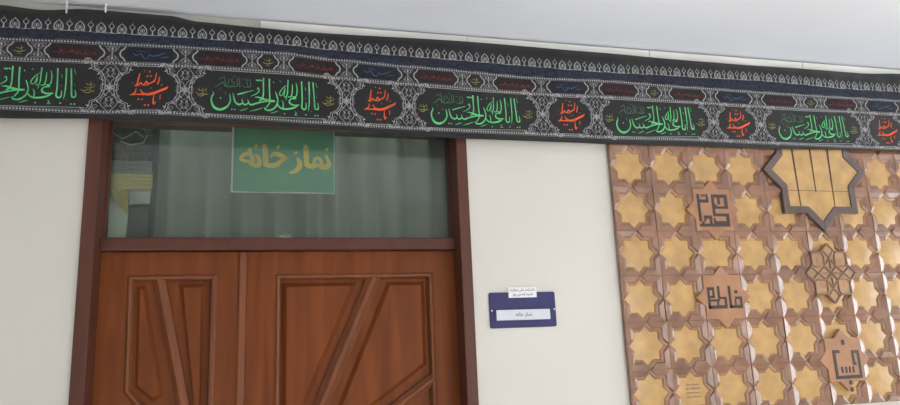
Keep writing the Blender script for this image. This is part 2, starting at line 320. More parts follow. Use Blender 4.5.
# ---------------------------------------------------------------- what shows through the transom glass
b = MB(); n = 420; xa, xb = -1.95, .1
rows = (.75, 2.85)
prof = []
for i in range(n+1):
    x = xa + (xb-xa)*i/n
    y = .36 + .040*math.sin(x*44 + 1.2*math.sin(x*5)) + .006*math.sin(x*88+1)
    prof.append((x, y))
for i in range(n):
    (x, y), (x2, y2) = prof[i], prof[i+1]
    b.add([(x, y, rows[0]), (x2, y2, rows[0]), (x2, y2, rows[1]), (x, y, rows[1])], [(0,1,2,3)])
cu = b.build('curtain', MT['curtain'], None, smooth=True)
sd = cu.modifiers.new('solid', 'SOLIDIFY'); sd.thickness = .002
tag(cu, 'pleated grey-green curtain hanging behind the transom glass', 'curtain')
cr = MB()
for k in range(10):
    a, c = 2*PI*k/10, 2*PI*(k+1)/10; r = .012
    cr.add([(-3.29, .36+r*math.cos(a), 2.875+r*math.sin(a)), (.39, .36+r*math.cos(a), 2.875+r*math.sin(a)), (.39, .36+r*math.cos(c), 2.875+r*math.sin(c)), (-3.29, .36+r*math.cos(c), 2.875+r*math.sin(c))], [(0,1,2,3)])
tag(cr.build('curtain_rod', MT['steel'], None, smooth=True), 'metal rod carrying the curtain behind the transom glass', 'curtain rod')

def cloth_sheet(pts, y, amp, nx, nz, f):
    """four corners (x,z): tl, tr, br, bl -> rippled sheet"""
    b = MB(); g = []
    for j in range(nz+1):
        row = []
        for i in range(nx+1):
            u, v = i/nx, j/nz
            x = (pts[0][0]*(1-u)+pts[1][0]*u)*(1-v) + (pts[3][0]*(1-u)+pts[2][0]*u)*v
            z = (pts[0][1]*(1-u)+pts[1][1]*u)*(1-v) + (pts[3][1]*(1-u)+pts[2][1]*u)*v
            row.append((x, y + amp*math.sin(u*f + v*2.0) + amp*.5*math.sin(u*f*2.3+1), z))
        g.append(row)
    for j in range(nz):
        for i in range(nx): b.add([g[j+1][i], g[j+1][i+1], g[j][i+1], g[j][i]], [(0,1,2,3)])
    return b
fl = tag(empty('hanging_flag', (-2.05, .30, 2.7)), 'black flag with pale script and a grey fringe behind the left end of the glass', 'flag')
o = cloth_sheet([(-2.20,2.76),(-1.965,2.76),(-1.965,2.45),(-2.20,2.45)], .300, .006, 24, 8, 9).build('flag_cloth', MT['flag_black'], fl, smooth=True)
o.modifiers.new('solid', 'SOLIDIFY').thickness = .003
o = cloth_sheet([(-2.20,2.449),(-1.965,2.449),(-1.965,2.365),(-2.20,2.365)], .300, .002, 48, 4, 22).build('fringe', MT['flag_grey'], fl, smooth=True)
o.modifiers.new('solid', 'SOLIDIFY').thickness = .003
b = MB()
def ribbon3(b, pts, y, w):
    for (x0, z0), (x1, z1) in zip(pts, pts[1:]):
        d = Vector((x1-x0, z1-z0)).normalized(); n = Vector((-d.y, d.x))*w/2
        b.add([(x0-n.x, y, z0-n.y), (x1-n.x, y, z1-n.y), (x1+n.x, y, z1+n.y), (x0+n.x, y, z0+n.y)], [(0,1,2,3)])
for pts in ([(-2.13,2.60),(-2.10,2.622),(-2.06,2.61),(-2.04,2.63)], [(-2.12,2.565),(-2.08,2.540),(-2.03,2.575),(-2.00,2.55)], [(-2.09,2.53),(-2.05,2.515),(-2.00,2.525),(-1.985,2.56)], [(-2.03,2.62),(-2.01,2.59),(-1.99,2.58)]):
    ribbon3(b, pts, .287, .006)
b.build('script', MT['flag_grey'], fl)
yf = tag(empty('folded_flag', (-2.05, .285, 2.3)), 'yellow fringed flag draped in the lower left of the transom glass', 'flag')
o = cloth_sheet([(-2.20,2.385),(-1.955,2.385),(-1.955,2.318),(-2.20,2.318)], .270, .002, 40, 4, 20).build('fringe', MT['flag_yellow'], yf, smooth=True); o.modifiers.new('solid', 'SOLIDIFY').thickness = .003
o = cloth_sheet([(-2.20,2.319),(-2.045,2.319),(-2.045,2.215),(-2.13,2.318)], .270, .006, 14, 8, 8).build('flag_cloth', MT['flag_yellow'], yf, smooth=True); o.modifiers.new('solid', 'SOLIDIFY').thickness = .003
b = MB(); b.prism([(-2.22,2.0),(-2.06,2.0),(-2.045,2.215),(-2.06,2.25),(-2.14,2.335),(-2.22,2.335)], .30, .33, 0, .004)
tag(b.build('folded_sheet', MT['linen'], None), 'pale folded sheet under the yellow flag behind the glass', 'sheet')
b = MB(); b.prism([(-2.052,2.0),(-1.972,2.0),(-1.968,2.262),(-2.044,2.258)], .300, .36, 0, .004)
tag(b.build('dark_board', MT['dark_box'], None), 'dark upright board beside the pale sheet behind the glass', 'board')
o = cloth_sheet([(-2.043,2.318),(-1.962,2.318),(-1.966,2.266),(-2.043,2.262)], .300, .006, 14, 6, 5).build('crumpled_cloth', MT['paper_white'], None, smooth=True); o.modifiers.new('solid', 'SOLIDIFY').thickness = .003
tag(o, 'crumpled pale blue-white cloth on top of the dark board behind glass', 'cloth')
b = MB()
g = [[(-1.440+.012*i, .150+.012*math.sin(i*1.7+j*2.1), 2.0825+.011*j*(1-.25*abs(i-2)/2)) for i in range(5)] for j in range(4)]
for j in range(3):
    for i in range(4): b.add([g[j][i], g[j][i+1], g[j+1][i+1], g[j+1][i]], [(0,1,2,3)])
o = b.build('crumpled_paper', MT['paper_white'], None); o.modifiers.new('solid', 'SOLIDIFY').thickness = .001
tag(o, 'small crumpled white paper at the foot of the transom glass', 'paper')

# ---------------------------------------------------------------- lettering strokes
def cr_path(st, k=1.0, step=5, wk=1.0):
    """flat list x,z,w,... -> smooth list of (x,z,w)"""
    P = [(st[i]*k, st[i+1]*k, st[i+2]*k*wk) for i in range(0, len(st), 3)]
    if len(P) == 2: P = [P[0], tuple((a+c)/2 for a, c in zip(*P)), P[1]]
    Q = [tuple(2*a-c for a, c in zip(P[0], P[1]))] + P + [tuple(2*a-c for a, c in zip(P[-1], P[-2]))]
    out = []
    for i in range(1, len(Q)-2):
        p0, p1, p2, p3 = Q[i-1:i+3]
        for t in range(step):
            t = t/step
            out.append(tuple(.5*(2*b_+(c-a)*t+(2*a-5*b_+4*c-d)*t*t+(-a+3*b_-3*c+d)*t**3) for a, b_, c, d in zip(p0, p1, p2, p3)))
    out.append(P[-1])
    return out
def stroke(b, path, f, mi=0, lift=0.0):
    """ribbon of varying width along path, f maps (x,z,lift) to world"""
    L = []; R = []; n = len(path)
    for i, (x, z, w) in enumerate(path):
        a = path[max(0, i-1)]; c = path[min(n-1, i+1)]
        d = Vector((c[0]-a[0], c[1]-a[1]))
        if d.length < 1e-9: d = Vector((1, 0))
        d.normalize(); w = max(w, .002*abs(path[0][2]) + 1e-5)
        L.append((x-d.y*w/2, z+d.x*w/2)); R.append((x+d.y*w/2, z-d.x*w/2))
    lift += 2.5e-5*(len(b.f) % 11)
    e = path[0]; d0 = Vector((path[0][0]-path[1][0], path[0][1]-path[1][1])); d1 = Vector((path[-1][0]-path[-2][0], path[-1][1]-path[-2][1]))
    vs = [f(p[0], p[1], lift) for p in L] + [f(p[0], p[1], lift) for p in R]
    fs = [(n+i, n+i+1, i+1, i) for i in range(n-1)]
    for dd, k, idx in ((d0, 0, 0), (d1, n-1, 1)):
        if dd.length < 1e-9: continue
        dd.normalize(); q = (path[k][0]+dd.x*path[k][2]*.35, path[k][1]+dd.y*path[k][2]*.35)
        vs.append(f(q[0], q[1], lift)); t = len(vs)-1
        fs.append((t, n, 0) if k == 0 else (t, n-1, 2*n-1))
    b.add(vs, fs, mi)
def dot(b, x, z, r, f, mi=0, lift=0.0, skew=.25):
    """the rhombic dot of a reed pen"""
    b.poly([f(x-r, z-r*skew, lift), f(x-r*.1, z-r*.95, lift), f(x+r, z+r*skew, lift), f(x+r*.1, z+r*.95, lift)], mi)

# green paper sign taped inside the transom glass
sg = tag(empty('paper_sign', (-1.42, .12, 2.42)), 'green paper sign with yellow lettering behind the transom glass', 'sign')
SY = .1195
b = MB(); b.box(-1.6330, -1.2150, SY+.0010, SY+.0022, 2.2785, 2.5785); b.build('backing_sheet', MT['paper_white'], sg)
b = MB(); b.add([(-1.626,SY,2.2845),(-1.520,SY,2.2810),(-1.420,SY,2.2845),(-1.2185,SY,2.2825),(-1.2170,SY,2.570),(-1.626,SY,2.578)], [(0,1,2,3,4,5)])
b.build('green_sheet', MT['paper_green'], sg)
b = MB(); fs_ = lambda x, z, l: (x-1.6, SY-.0006-l, z+2.4)
for k, s in enumerate(SIGN): stroke(b, cr_path(s, 1e-4, 5, 1.12), fs_)
for d in SIGN_DOT: dot(b, d[0]*1e-4, d[1]*1e-4, d[2]*1e-4*1.05, fs_)
tag(b.build('lettering', MT['gold_ink'], sg), 'bold yellow lettering')

# ---------------------------------------------------------------- printed mourning banner
U = .2; ZB = 2.5                                # wall grid: one tile of the panel = 0.2 m, grid zero at 2.5 m
C0 = Vector((CAM.x, CAM.y, CAM.z))
XN = [-16.5,-14.25,-12.0,-9.73,-7.47,-5.19,-3.03,-.828,1.387,3.57,5.83,8.05,10.35,12.6]   # pattern centres along the cloth (roundels and long cartouches alternate)
KG = 4                                          # index of the long cartouche above the green sign
def lerp(tab, x):
    if x <= tab[0][0]: return tab[0][1]
    for (a, p), (c, q) in zip(tab, tab[1:]):
        if x <= c:
            t = (x-a)/(c-a); t = t*t*(3-2*t)
            return p + (q-p)*t
    return tab[-1][1]
T_BOT = [(-12.2,.08),(-10.5,.14),(-8.7,.145),(-6.8,.125),(-3.3,.03),(-.15,.035),(3.84,.07),(8.4,.149)]
T_B3 = [(-12.2,.283),(-10.9,.272),(-9.5,.32),(-8,.299),(-6.4,.256),(-4.3,.212),(-1.8,.201),(.1,.19),(2.2,.223),(5,.215),(9,.215)]
T_B1 = [(-12.3,1.645),(-11,1.681),(-8.7,1.718),(-7.1,1.721),(-6.2,1.655),(-4.5,1.608),(-1.7,1.53),(.26,1.565),(2.4,1.54),(5.2,1.522),(8.7,1.535)]
T_FL = [(-12.4,1.886),(-11,1.919),(-8.7,1.937),(-7.1,1.934),(-6.2,1.888),(-4.5,1.858),(0,1.80),(2.2,1.826),(4.5,1.85),(5.6,1.83),(7,1.79),(9,1.80)]
T_TOP = [(-12.4,2.33),(-11.75,2.29),(-10.87,2.38),(-9.4,2.375),(-8.83,2.29),(-7.65,2.26),(-6.84,2.24),(-3.2,2.30),(.06,2.275),(2.27,2.24),(4.17,2.23),(5.66,2.25),(7.54,2.24),(8.86,2.31)]
def rails(x): return [lerp(T_BOT, x), lerp(T_B3, x), lerp(T_B1, x), lerp(T_FL, x), lerp(T_TOP, x)]
def zpar(x, z):
    r = rails(x); k = 0
    while k < 3 and z > r[k+1]: k += 1
    return k + (z-r[k])/(r[k+1]-r[k])
def zat(x, t):
    r = rails(x); k = max(0, min(3, int(math.floor(t))))
    return r[k] + (t-k)*(r[k+1]-r[k])
YC = -.046
def cloth_y(x, z):
    return YC - .0030*math.sin(1.9*x+1.1*z) - .0018*math.sin(4.3*x-.8*z+1) - .0012*math.sin(9.1*x+2*z)
def W3(x, z, lift=0.0):
    """wall-grid reading -> the point of the hanging cloth it belongs to"""
    y = cloth_y(x, z) - lift
    s = (y - C0.y)/(0 - C0.y)
    return (C0.x + (x*U - C0.x)*s, y, C0.z + (ZB + z*U - C0.z)*s)
def xmap(k, du):
    p = k + du/2.27; i = max(0, min(len(XN)-2, int(math.floor(p))))
    return XN[i] + (p-i)*(XN[i+1]-XN[i])
def inst(k, src_x):
    """print mapping for the motif centred on XN[k], traced around src_x"""
    def f(x, z, lift):
        X = xmap(k, x); return W3(X, zat(X, zpar(src_x + x, z)), lift)
    return f
def flat(x, z, lift): return W3(x, z, lift)
XA, XB = -14.6, 12.0
ban = tag(empty('printed_banner', (0, YC, ZB)), 'long black printed cloth banner hung along the top of the wall', 'banner')
b = MB(); nx, TT = 420, [0, .5, 1, 1.35, 1.7, 2, 2.5, 3, 3.5, 4]
g = [[W3(x, zat(x, t)) for x in [XA + (XB-XA)*i/nx for i in range(nx+1)]] for t in TT]
for j in range(len(TT)-1):
    for i in range(nx): b.add([g[j][i], g[j][i+1], g[j+1][i+1], g[j+1][i]], [(0,1,2,3)])
o = b.build('cloth', MT['cloth'], ban, smooth=True, weld=True)
sd = o.modifiers.new('solid', 'SOLIDIFY'); sd.thickness = .0016; sd.offset = -1
# navy strip
L1 = .0012
b = MB()
def band(b, t0, t1, lift, mi=0, z0=None, n=300):
    for i in range(n):
        xa_, xb_ = XA+(XB-XA)*i/n, XA+(XB-XA)*(i+1)/n
        b.add([W3(xa_, zat(xa_, t0), lift), W3(xb_, zat(xb_, t0), lift), W3(xb_, zat(xb_, t1), lift), W3(xa_, zat(xa_, t1), lift)], [(0,1,2,3)], mi)
band(b, 2.10, 2.97, L1)
rng = random.Random(3)
x = XA
while x < XB:                                   # faint small script along the strip
    zc = zat(x, 2.5); n = rng.choice([3, 4]); w = rng.uniform(.10, .22)
    pts = []
    for i in range(n): pts += [x+w*i/(n-1), zc + rng.uniform(-.06, .05), rng.uniform(.008, .02)]
    stroke(b, cr_path(pts, 1, 3), flat, 1, L1+.0006)
    if rng.random() < .5: dot(b, x+w*.5, zc+.075*rng.choice([-1, 1]), .012, flat, 1, L1+.0006)
    x += w + rng.uniform(.0, .07)
b.build('navy_strip', [MT['navy'], MT['navy_text']], ban)
# beaded lines
TB2 = 1.715
def bead_line(t, name):
    b = MB(); st = .0545; n = int((XB-XA)/st)
    for i in range(n):
        x = XA + st*(i+.5); z = zat(x, t)
        for s in (-1, 1):
            zz = z + s*.036
            b.add([W3(x-st/2, zz-.005, L1), W3(x+st/2, zz-.005, L1), W3(x+st/2, zz+.005, L1), W3(x-st/2, zz+.005, L1)], [(0,1,2,3)], 1)
        b.poly([W3(x-.020, z, L1), W3(x-.012, z-.019, L1), W3(x+.012, z-.019, L1), W3(x+.020, z, L1), W3(x+.012, z+.019, L1), W3(x-.012, z+.019, L1)], 0)
    b.build(name, [MT['white_print'], MT['grey_print']], ban)
for t in (1.0, TB2, 2.0): bead_line(t, 'beaded_line')
# row of palmettes and buds under the top edge
def P(b, pts, f, w, mi=0, closed=False, k=5, lift=L1):
    fl_ = []
    for p in pts: fl_ += [p[0], p[1], p[2] if len(p) > 2 else w]
    stroke(b, cr_path(fl_, 1, k), f, mi, lift)
def palmette(b, x):
    z = zat(x, 3.0); f = lambda u, v, l: W3(x+u*.82, z+v*.92, l)
    for s in (-1, 1):
        P(b, [(s*.004,.215,.008),(s*.050,.170,.022),(s*.088,.115,.026),(s*.094,.06,.024),(s*.060,.040,.014)], f, .014)
        P(b, [(s*.115,.040,.008),(s*.075,.008,.032),(s*.02,.018,.024)], f, .02)
        P(b, [(s*.022,.135,.008),(s*.048,.085,.014),(s*.030,.045,.012)], f, .01)
    P(b, [(0,.125,.008),(0,.085,.040),(0,.04,.016)], f, .02)
    P(b, [(0,.24,.004),(0,.20,.014)], f, .01)
def bud(b, x):
    z = zat(x, 3.0); f = lambda u, v, l: W3(x+u, z+v, l)
    P(b, [(0,.0,.05),(0,.02,.022),(0,.075,.026)], f, .02)
    for s in (-1, 1): P(b, [(0,.075,.014),(s*.042,.120,.015),(s*.040,.150,.012),(0,.195,.008)], f, .012)
    P(b, [(0,.195,.01),(.004,.235,.004)], f, .01)
b = MB()
i = 0; st = .1868; x = -7.656 - st*36
for i in range(-36, 105):
    x = -7.64 + (i*st if True else 0)
    if XA+.1 < x < XB-.1: (palmette if i % 2 == 0 else bud)(b, x)
n = 300
for i in range(n):
    xa_, xb_ = XA+(XB-XA)*i/n, XA+(XB-XA)*(i+1)/n
    za, zb_ = zat(xa_, 3)-.012, zat(xb_, 3)-.012
    b.add([W3(xa_, za-.007, L1), W3(xb_, zb_-.007, L1), W3(xb_, zb_+.007, L1), W3(xa_, za+.007, L1)], [(0,1,2,3)], 0)
b.build('palmette_border', MT['white_print'], ban)

RC = zat(-7.47, 1.0); ZT = zat(-7.47, TB2)      # register between the lower beaded lines at the traced cartouche
RH = (ZT - RC - .10)/2; RM = (ZT + RC)/2
def lobe_outline(hw):
    """quarter outline of a lobed field of half width hw, mirrored into a closed outline around (0, RM)"""
    q = [(hw, 0), (hw-.006, .10), (hw-.035, .20), (hw-.095, .285), (hw-.165, .325), (hw-.207, .345), (hw-.215, .41), (hw-.235, .46), (hw-.270, .505), (hw-.315, .545), (hw-.37, RH+.01)]
    r = q + [(-x, z) for x, z in reversed(q)]
    r += [(-x, -z) for x, z in q[1:]] + [(x, -z) for x, z in reversed(q[1:])]
    return r
def outline_strip(b, pts, f, w, off, mi, lift):
    p = pts if off == 0 else inset(pts, off)
    n = len(p)
    for i in range(n):
        a, c = p[i], p[(i+1) % n]
        d = Vector((c[0]-a[0], c[1]-a[1]))
        if d.length < 1e-6 or (abs(d.y) < 1e-4 and abs(a[1]) > .5): continue
        m = max(1, int(d.length/.15)); d.normalize(); k = Vector((-d.y, d.x))*w/2
        for j in range(m):
            s0 = (a[0]+(c[0]-a[0])*j/m, a[1]+(c[1]-a[1])*j/m); s1 = (a[0]+(c[0]-a[0])*(j+1)/m, a[1]+(c[1]-a[1])*(j+1)/m)
            b.add([f(s0[0]+k.x, RM+s0[1]+k.y, lift), f(s1[0]+k.x, RM+s1[1]+k.y, lift), f(s1[0]-k.x, RM+s1[1]-k.y, lift), f(s0[0]-k.x, RM+s0[1]-k.y, lift)], [(3,2,1,0)], mi)
HWR, HWC = .60, 1.51
mi_names = {}
# labels of the motifs, by what they stand over
for k in range(1, len(XN)-1):
    if not (XA < XN[k]-.6 and XN[k] < XB): continue
    long_ = (k - KG) % 2 == 0
    src = -7.47 if long_ else -9.7305
    f = inst(k, src); hw = HWC if long_ else HWR
    if not long_:
        # the roundel was traced one motif further left: shift its register to the one measured there
        rm0 = RM
    c = MB(); g_ = inst(k, -7.47)
    o_ = lobe_outline(hw)
    top = [p for p in o_[:11]]
    for s in (-1, 1):
        for sh, sc, w in ((0, 1, .0145), (.045, .95, .0115)):
            pth = [(s*(x-sh), RM-z*(sc if abs(z) < .5 else 1)) for x, z in reversed(top)] + [(s*(x-sh), RM+z*(sc if abs(z) < .5 else 1)) for x, z in top[1:]]
            P(c, pth, g_, w, 0, k=3)
        P(c, [(-hw+.33, RM+s*(RH+.004)), (hw-.33, RM+s*(RH+.004))], g_, .010, 0, k=12 if long_ else 4)
    e = c.build('cartouche' if long_ else 'roundel', [MT['white_print']], ban)
    t = MB()
    if long_:
        for s in GREEN: stroke(t, cr_path(s, .001, 4, .84), f, 0, L1+.0003)
        for d in GREEN_DOT: dot(t, d[0]*.001, d[1]*.001, d[2]*.001*.85, f, 0, L1+.0003)
        for s in SMALL: stroke(t, cr_path(s, .001, 3), f, 1, L1+.0003)
        for s in YEL: stroke(t, cr_path(s, .001, 3), f, 2, L1+.0003)
        tag(t.build('lettering', [MT['green_print'], MT['dim_print'], MT['yellow_print']], e), 'large green calligraphy')
    else:
        for s in RED: stroke(t, cr_path(s, .001, 4, .9), f, 0, L1+.0003)
        for d in RED_DOT: dot(t, d[0]*.001, d[1]*.001, d[2]*.001*.85, f, 0, L1+.0003)
        for d in PUR_DOT: dot(t, d[0]*.001, d[1]*.001, d[2]*.001*.85, f, 1, L1+.0003)
        tag(t.build('lettering', [MT['red_print'], MT['purple_print']], e), 'orange-red calligraphy in three lines')
# floral fill between the fields
def spiral(b, f, x, z, r, turns, dirn, w, a0):
    pts = []
    for i in range(9):
        t = i/8; a = a0 + dirn*turns*2*PI*t; rr = r*(1-.8*t)
        pts.append((x+rr*math.cos(a), RM+z+rr*math.sin(a), w*(1-.4*t)))
    P(b, pts, f, w, 0, k=2)
def leafb(b, f, x, z, a, l, w, mi=1):
    c, s = math.cos(a), math.sin(a)
    P(b, [(x, RM+z, .006), (x+c*l*.5, RM+z+s*l*.5, w), (x+c*l, RM+z+s*l, .004)], f, w, mi, k=3)
for k in range(1, len(XN)-2):
    if not (XA < XN[k] and XN[k+1] < XB): continue
    # column centre between a field k and the next one
    long_ = (k-KG) % 2 == 0
    fill = MB()
    du = HWC + (2.27-HWC-HWR)/2 if long_ else HWR + (2.27-HWC-HWR)/2
    def f(x, z, l, k=k, du=du):
        X = xmap(k, x+du); return W3(X, zat(X, zpar(-7.47, z)), l)
    for s in (-1, 1):
        zc = s*.31
        for q in (-1, 1):
            P(fill, [(0,RM+zc+.235,.014),(q*.055,RM+zc+.165,.014),(q*.135,RM+zc+.06,.017),(q*.150,RM+zc,.017),(q*.125,RM+zc-.07,.015),(q*.05,RM+zc-.15,.014),(0,RM+zc-.235,.014)], f, .014)
            P(fill, [(0,RM+zc+.12,.01),(q*.06,RM+zc+.03,.013),(0,RM+zc-.10,.01)], f, .012, k=3)
            spiral(fill, f, q*.075, zc-.02, .035, 1.2, q, .010, PI/2)
            leafb(fill, f, q*.02, zc+.02, PI/2-q*.6, .09, .022)
            leafb(fill, f, q*.02, zc-.05, -PI/2+q*.7, .07, .018)
            # corner curls towards the fields
            spiral(fill, f, q*.23, s*.40, .055, 1.3, -q*s, .012, s*PI/2)
            spiral(fill, f, q*.30, s*.455, .040, 1.2, q*s, .011, 0)
            leafb(fill, f, q*.22, s*.475, PI/2-q*PI/2+q*s*.4, .12, .050)
            leafb(fill, f, q*.33, s*.40, (PI/2-q*PI/2)-q*s*.5, .07, .030)
            leafb(fill, f, q*.17, s*.33, PI/2-q*PI/2-q*s*.9, .10, .030)
            leafb(fill, f, q*.16, s*.46, PI/2-q*PI/2+q*s*1.2, .07, .026)
            leafb(fill, f, q*.40, s*.49, PI/2-q*PI/2, .08, .026)
            spiral(fill, f, q*.155, s*.19, .035, 1.2, q*s, .010, -s*PI/2)
            leafb(fill, f, q*.10, s*.13, s*(PI/2)-q*.9, .08, .022)
            leafb(fill, f, q*.09, s*.05, PI/2-q*PI/2+q*s*.5, .05, .018)
            P(fill, [(q*.12,RM+s*.10,.01),(q*.16,RM+s*.03,.012),(q*.13,RM,.01)], f, .012, k=2)
    for a in range(6): leafb(fill, f, 0, 0, a*PI/3+PI/6, .085, .034)
    for q in (-1, 1): P(fill, [(0,RM+.09,.012),(q*.075,RM,.014),(0,RM-.09,.012)], f, .013, k=3)
    fill.build('floral_fill', [MT['fill_print'], MT['white_print']], ban)
# narrow row of small fields
ZR0 = zat(-7.47, TB2)+.05; ZR1 = zat(-7.47, 2.0)-.05
def narrow(k, off, hw, kind):
    zc = (ZR0+ZR1)/2; h = (ZR1-ZR0)/2
    def f(x, z, l):
        X = xmap(k, off+x); return W3(X, zat(X, zpar(-7.47, z)), l)
    b = MB()
    q = [(hw-.10,h),(hw-.065,h*.62),(hw-.022,h*.42),(hw,0),(hw-.022,-h*.42),(hw-.065,-h*.62),(hw-.10,-h)]
    pts = q + [(-x, -z) for x, z in q]
    for i in range(len(q)-1):
        for s in (-1, 1):
            P(b, [(s*q[i][0], zc+q[i][1]), (s*q[i+1][0], zc+q[i+1][1])], f, .026, 0, k=1)
    if kind != 'oct':
        nn = max(2, int(2*hw/.2))
        inner = [(x*(hw-.03)/hw, z*.98) for x, z in q]
        for i in range(nn):
            u0, u1 = -hw+.10+(2*hw-.2)*i/nn, -hw+.10+(2*hw-.2)*(i+1)/nn
            b.add([f(u0, zc-h, L1*.6), f(u1, zc-h, L1*.6), f(u1, zc+h, L1*.6), f(u0, zc+h, L1*.6)], [(0,1,2,3)], 1)
        rr = random.Random(11 if kind == 'red' else 5); u = -hw+.16
        if kind == 'red':
            while u < hw-.2:
                w = rr.uniform(.05, .13); pp = [(u+w*i/3, zc-.035+rr.uniform(-.03, .05), rr.uniform(.007, .018)) for i in range(4)]
                P(b, pp, f, .012, 2, k=3, lift=L1+.0003)
                if rr.random() < .5: P(b, [(u+w*.4, zc+.05), (u+w*.45, zc-.03)], f, .010, 2, k=2, lift=L1+.0003)
                u += w+rr.uniform(0, .03)
        else:
            P(b, [(-.30,zc+.03,.008),(-.24,zc-.02,.014),(-.16,zc+.02,.010),(-.12,zc-.05,.012)], f, .012, 2, lift=L1+.0003)
            P(b, [(-.14,zc+.0,.008),(-.10,zc-.075,.016),(-.03,zc-.07,.014),(0,zc-.01,.008)], f, .012, 2, lift=L1+.0003)
            P(b, [(-.02,zc+.01,.006),(.05,zc-.02,.018),(.14,zc-.01,.016),(.28,zc+.06,.008)], f, .012, 2, lift=L1+.0003)
            P(b, [(.20,zc-.05,.006),(.30,zc-.04,.012),(.36,zc-.02,.006)], f, .012, 2, lift=L1+.0003)
            P(b, [(-.22,zc+.06,.006),(-.14,zc+.075,.01),(-.06,zc+.05,.006)], f, .012, 2, lift=L1+.0003)
        m3 = [MT['white_print'], MT['red_field' if kind == 'red' else 'blue_field'], MT['dark_red_print' if kind == 'red' else 'blue_print']]
    else:
        P(b, [(-.11,zc-.02,.008),(-.03,zc-.045,.018),(.05,zc-.035,.014),(.12,zc+.0,.006)], f, .012, 1)
        P(b, [(-.07,zc+.045,.006),(0,zc+.02,.012),(.07,zc+.05,.006)], f, .012, 1)
        P(b, [(-.04,zc-.085,.006),(.03,zc-.09,.012)], f, .012, 1)
        P(b, [(.02,zc+.09,.006),(.035,zc-.02,.012)], f, .012, 1)
        m3 = [MT['white_print'], MT['yellow_print']]
    b.build({'oct': 'small_octagon', 'red': 'red_cartouche', 'blue': 'blue_cartouche'}[kind], m3, ban)
def hourglass(k, off):
    zc = (ZR0+ZR1)/2; h = (ZR1-ZR0)/2
    orn = MB()
    def f(x, z, l):
        X = xmap(k, off+x); return W3(X, zat(X, zpar(-7.47, z)), l)
    for s in (-1, 1):
        for q in (-1, 1):
            P(orn, [(q*.13,zc+s*h*.92),(q*.06,zc+s*h*.35),(0,zc+s*h*.08)], f, .010, 0, k=3)
            P(orn, [(q*.02,zc+s*h*.35,.01),(q*.075,zc+s*h*.62,.028),(q*.03,zc+s*h*.88,.012)], f, .014, 0, k=3)
        P(orn, [(-.12,zc+s*h*.93),(.12,zc+s*h*.93)], f, .012, 0, k=2)
        P(orn, [(0,zc+s*h*.45,.012),(0,zc+s*h*.65,.045),(0,zc+s*h*.85,.012)], f, .012, 1, k=3)
    P(orn, [(0,zc-h*.4),(0,zc+h*.4)], f, .016, 1, k=2)
    orn.build('hourglass_ornament', [MT['grey_print'], MT['white_print']], ban)
for k in range(1, len(XN)-2):
    if not (XA+1.1 < XN[k] < XB-1.2): continue
    if (k-KG) % 2 == 0:
        narrow(k, 0, .215, 'oct'); narrow(k, -.94, .525, 'red'); narrow(k, .94, .525, 'red')
        for o_ in (-.315, .315, 1.60, -1.60): hourglass(k, o_)
    else: narrow(k, 0, .535, 'blue')

# two white tape ties at the top edge of the banner
for x, z0, z1, nm in ((-11.26, 2.26, 2.52, 'longer white tape tie over the top edge of the banner'), (-10.57, 2.34, 2.52, 'shorter white tape tie over the top edge of the banner')):
    b = MB(); a = W3(x, z0, .002); c = W3(x, z1, .002)
    b.box(a[0]-.003, a[0]+.003, a[1]-.0015, a[1], a[2], min(c[2], CEIL-.004))
    tag(b.build('tape_tie', MT['paper_white'], None), nm, 'tape')

# cable trunking between banner and ceiling
tx = [-1.528, -.642, .26, 1.13, 2.05, 3.0, 4.2]
for k in range(len(tx)-1):
    b = MB(); x0, x1 = tx[k]+.0012, tx[k+1]-.0012
    b.prism([(0, 0)]*0 or [(x0, 2.936), (x1, 2.936), (x1, 2.974), (x0, 2.974)], -.024, 0, 0, .003)
    o = b.build('cable_trunking', MT['white_plastic'], None)
    tag(o, ['first length of white cable trunking above the banner, starting over the green sign',
            'second length of white cable trunking, over the right frame of the door',
            'length of white cable trunking above the banner over the tile panel\'s left columns',
            'length of white cable trunking above the banner past the slate-edged star',
            'last lengths of white cable trunking towards the corridor end', 'last lengths of white cable trunking towards the corridor end'][k], 'cable trunking', 'lengths of white cable trunking')

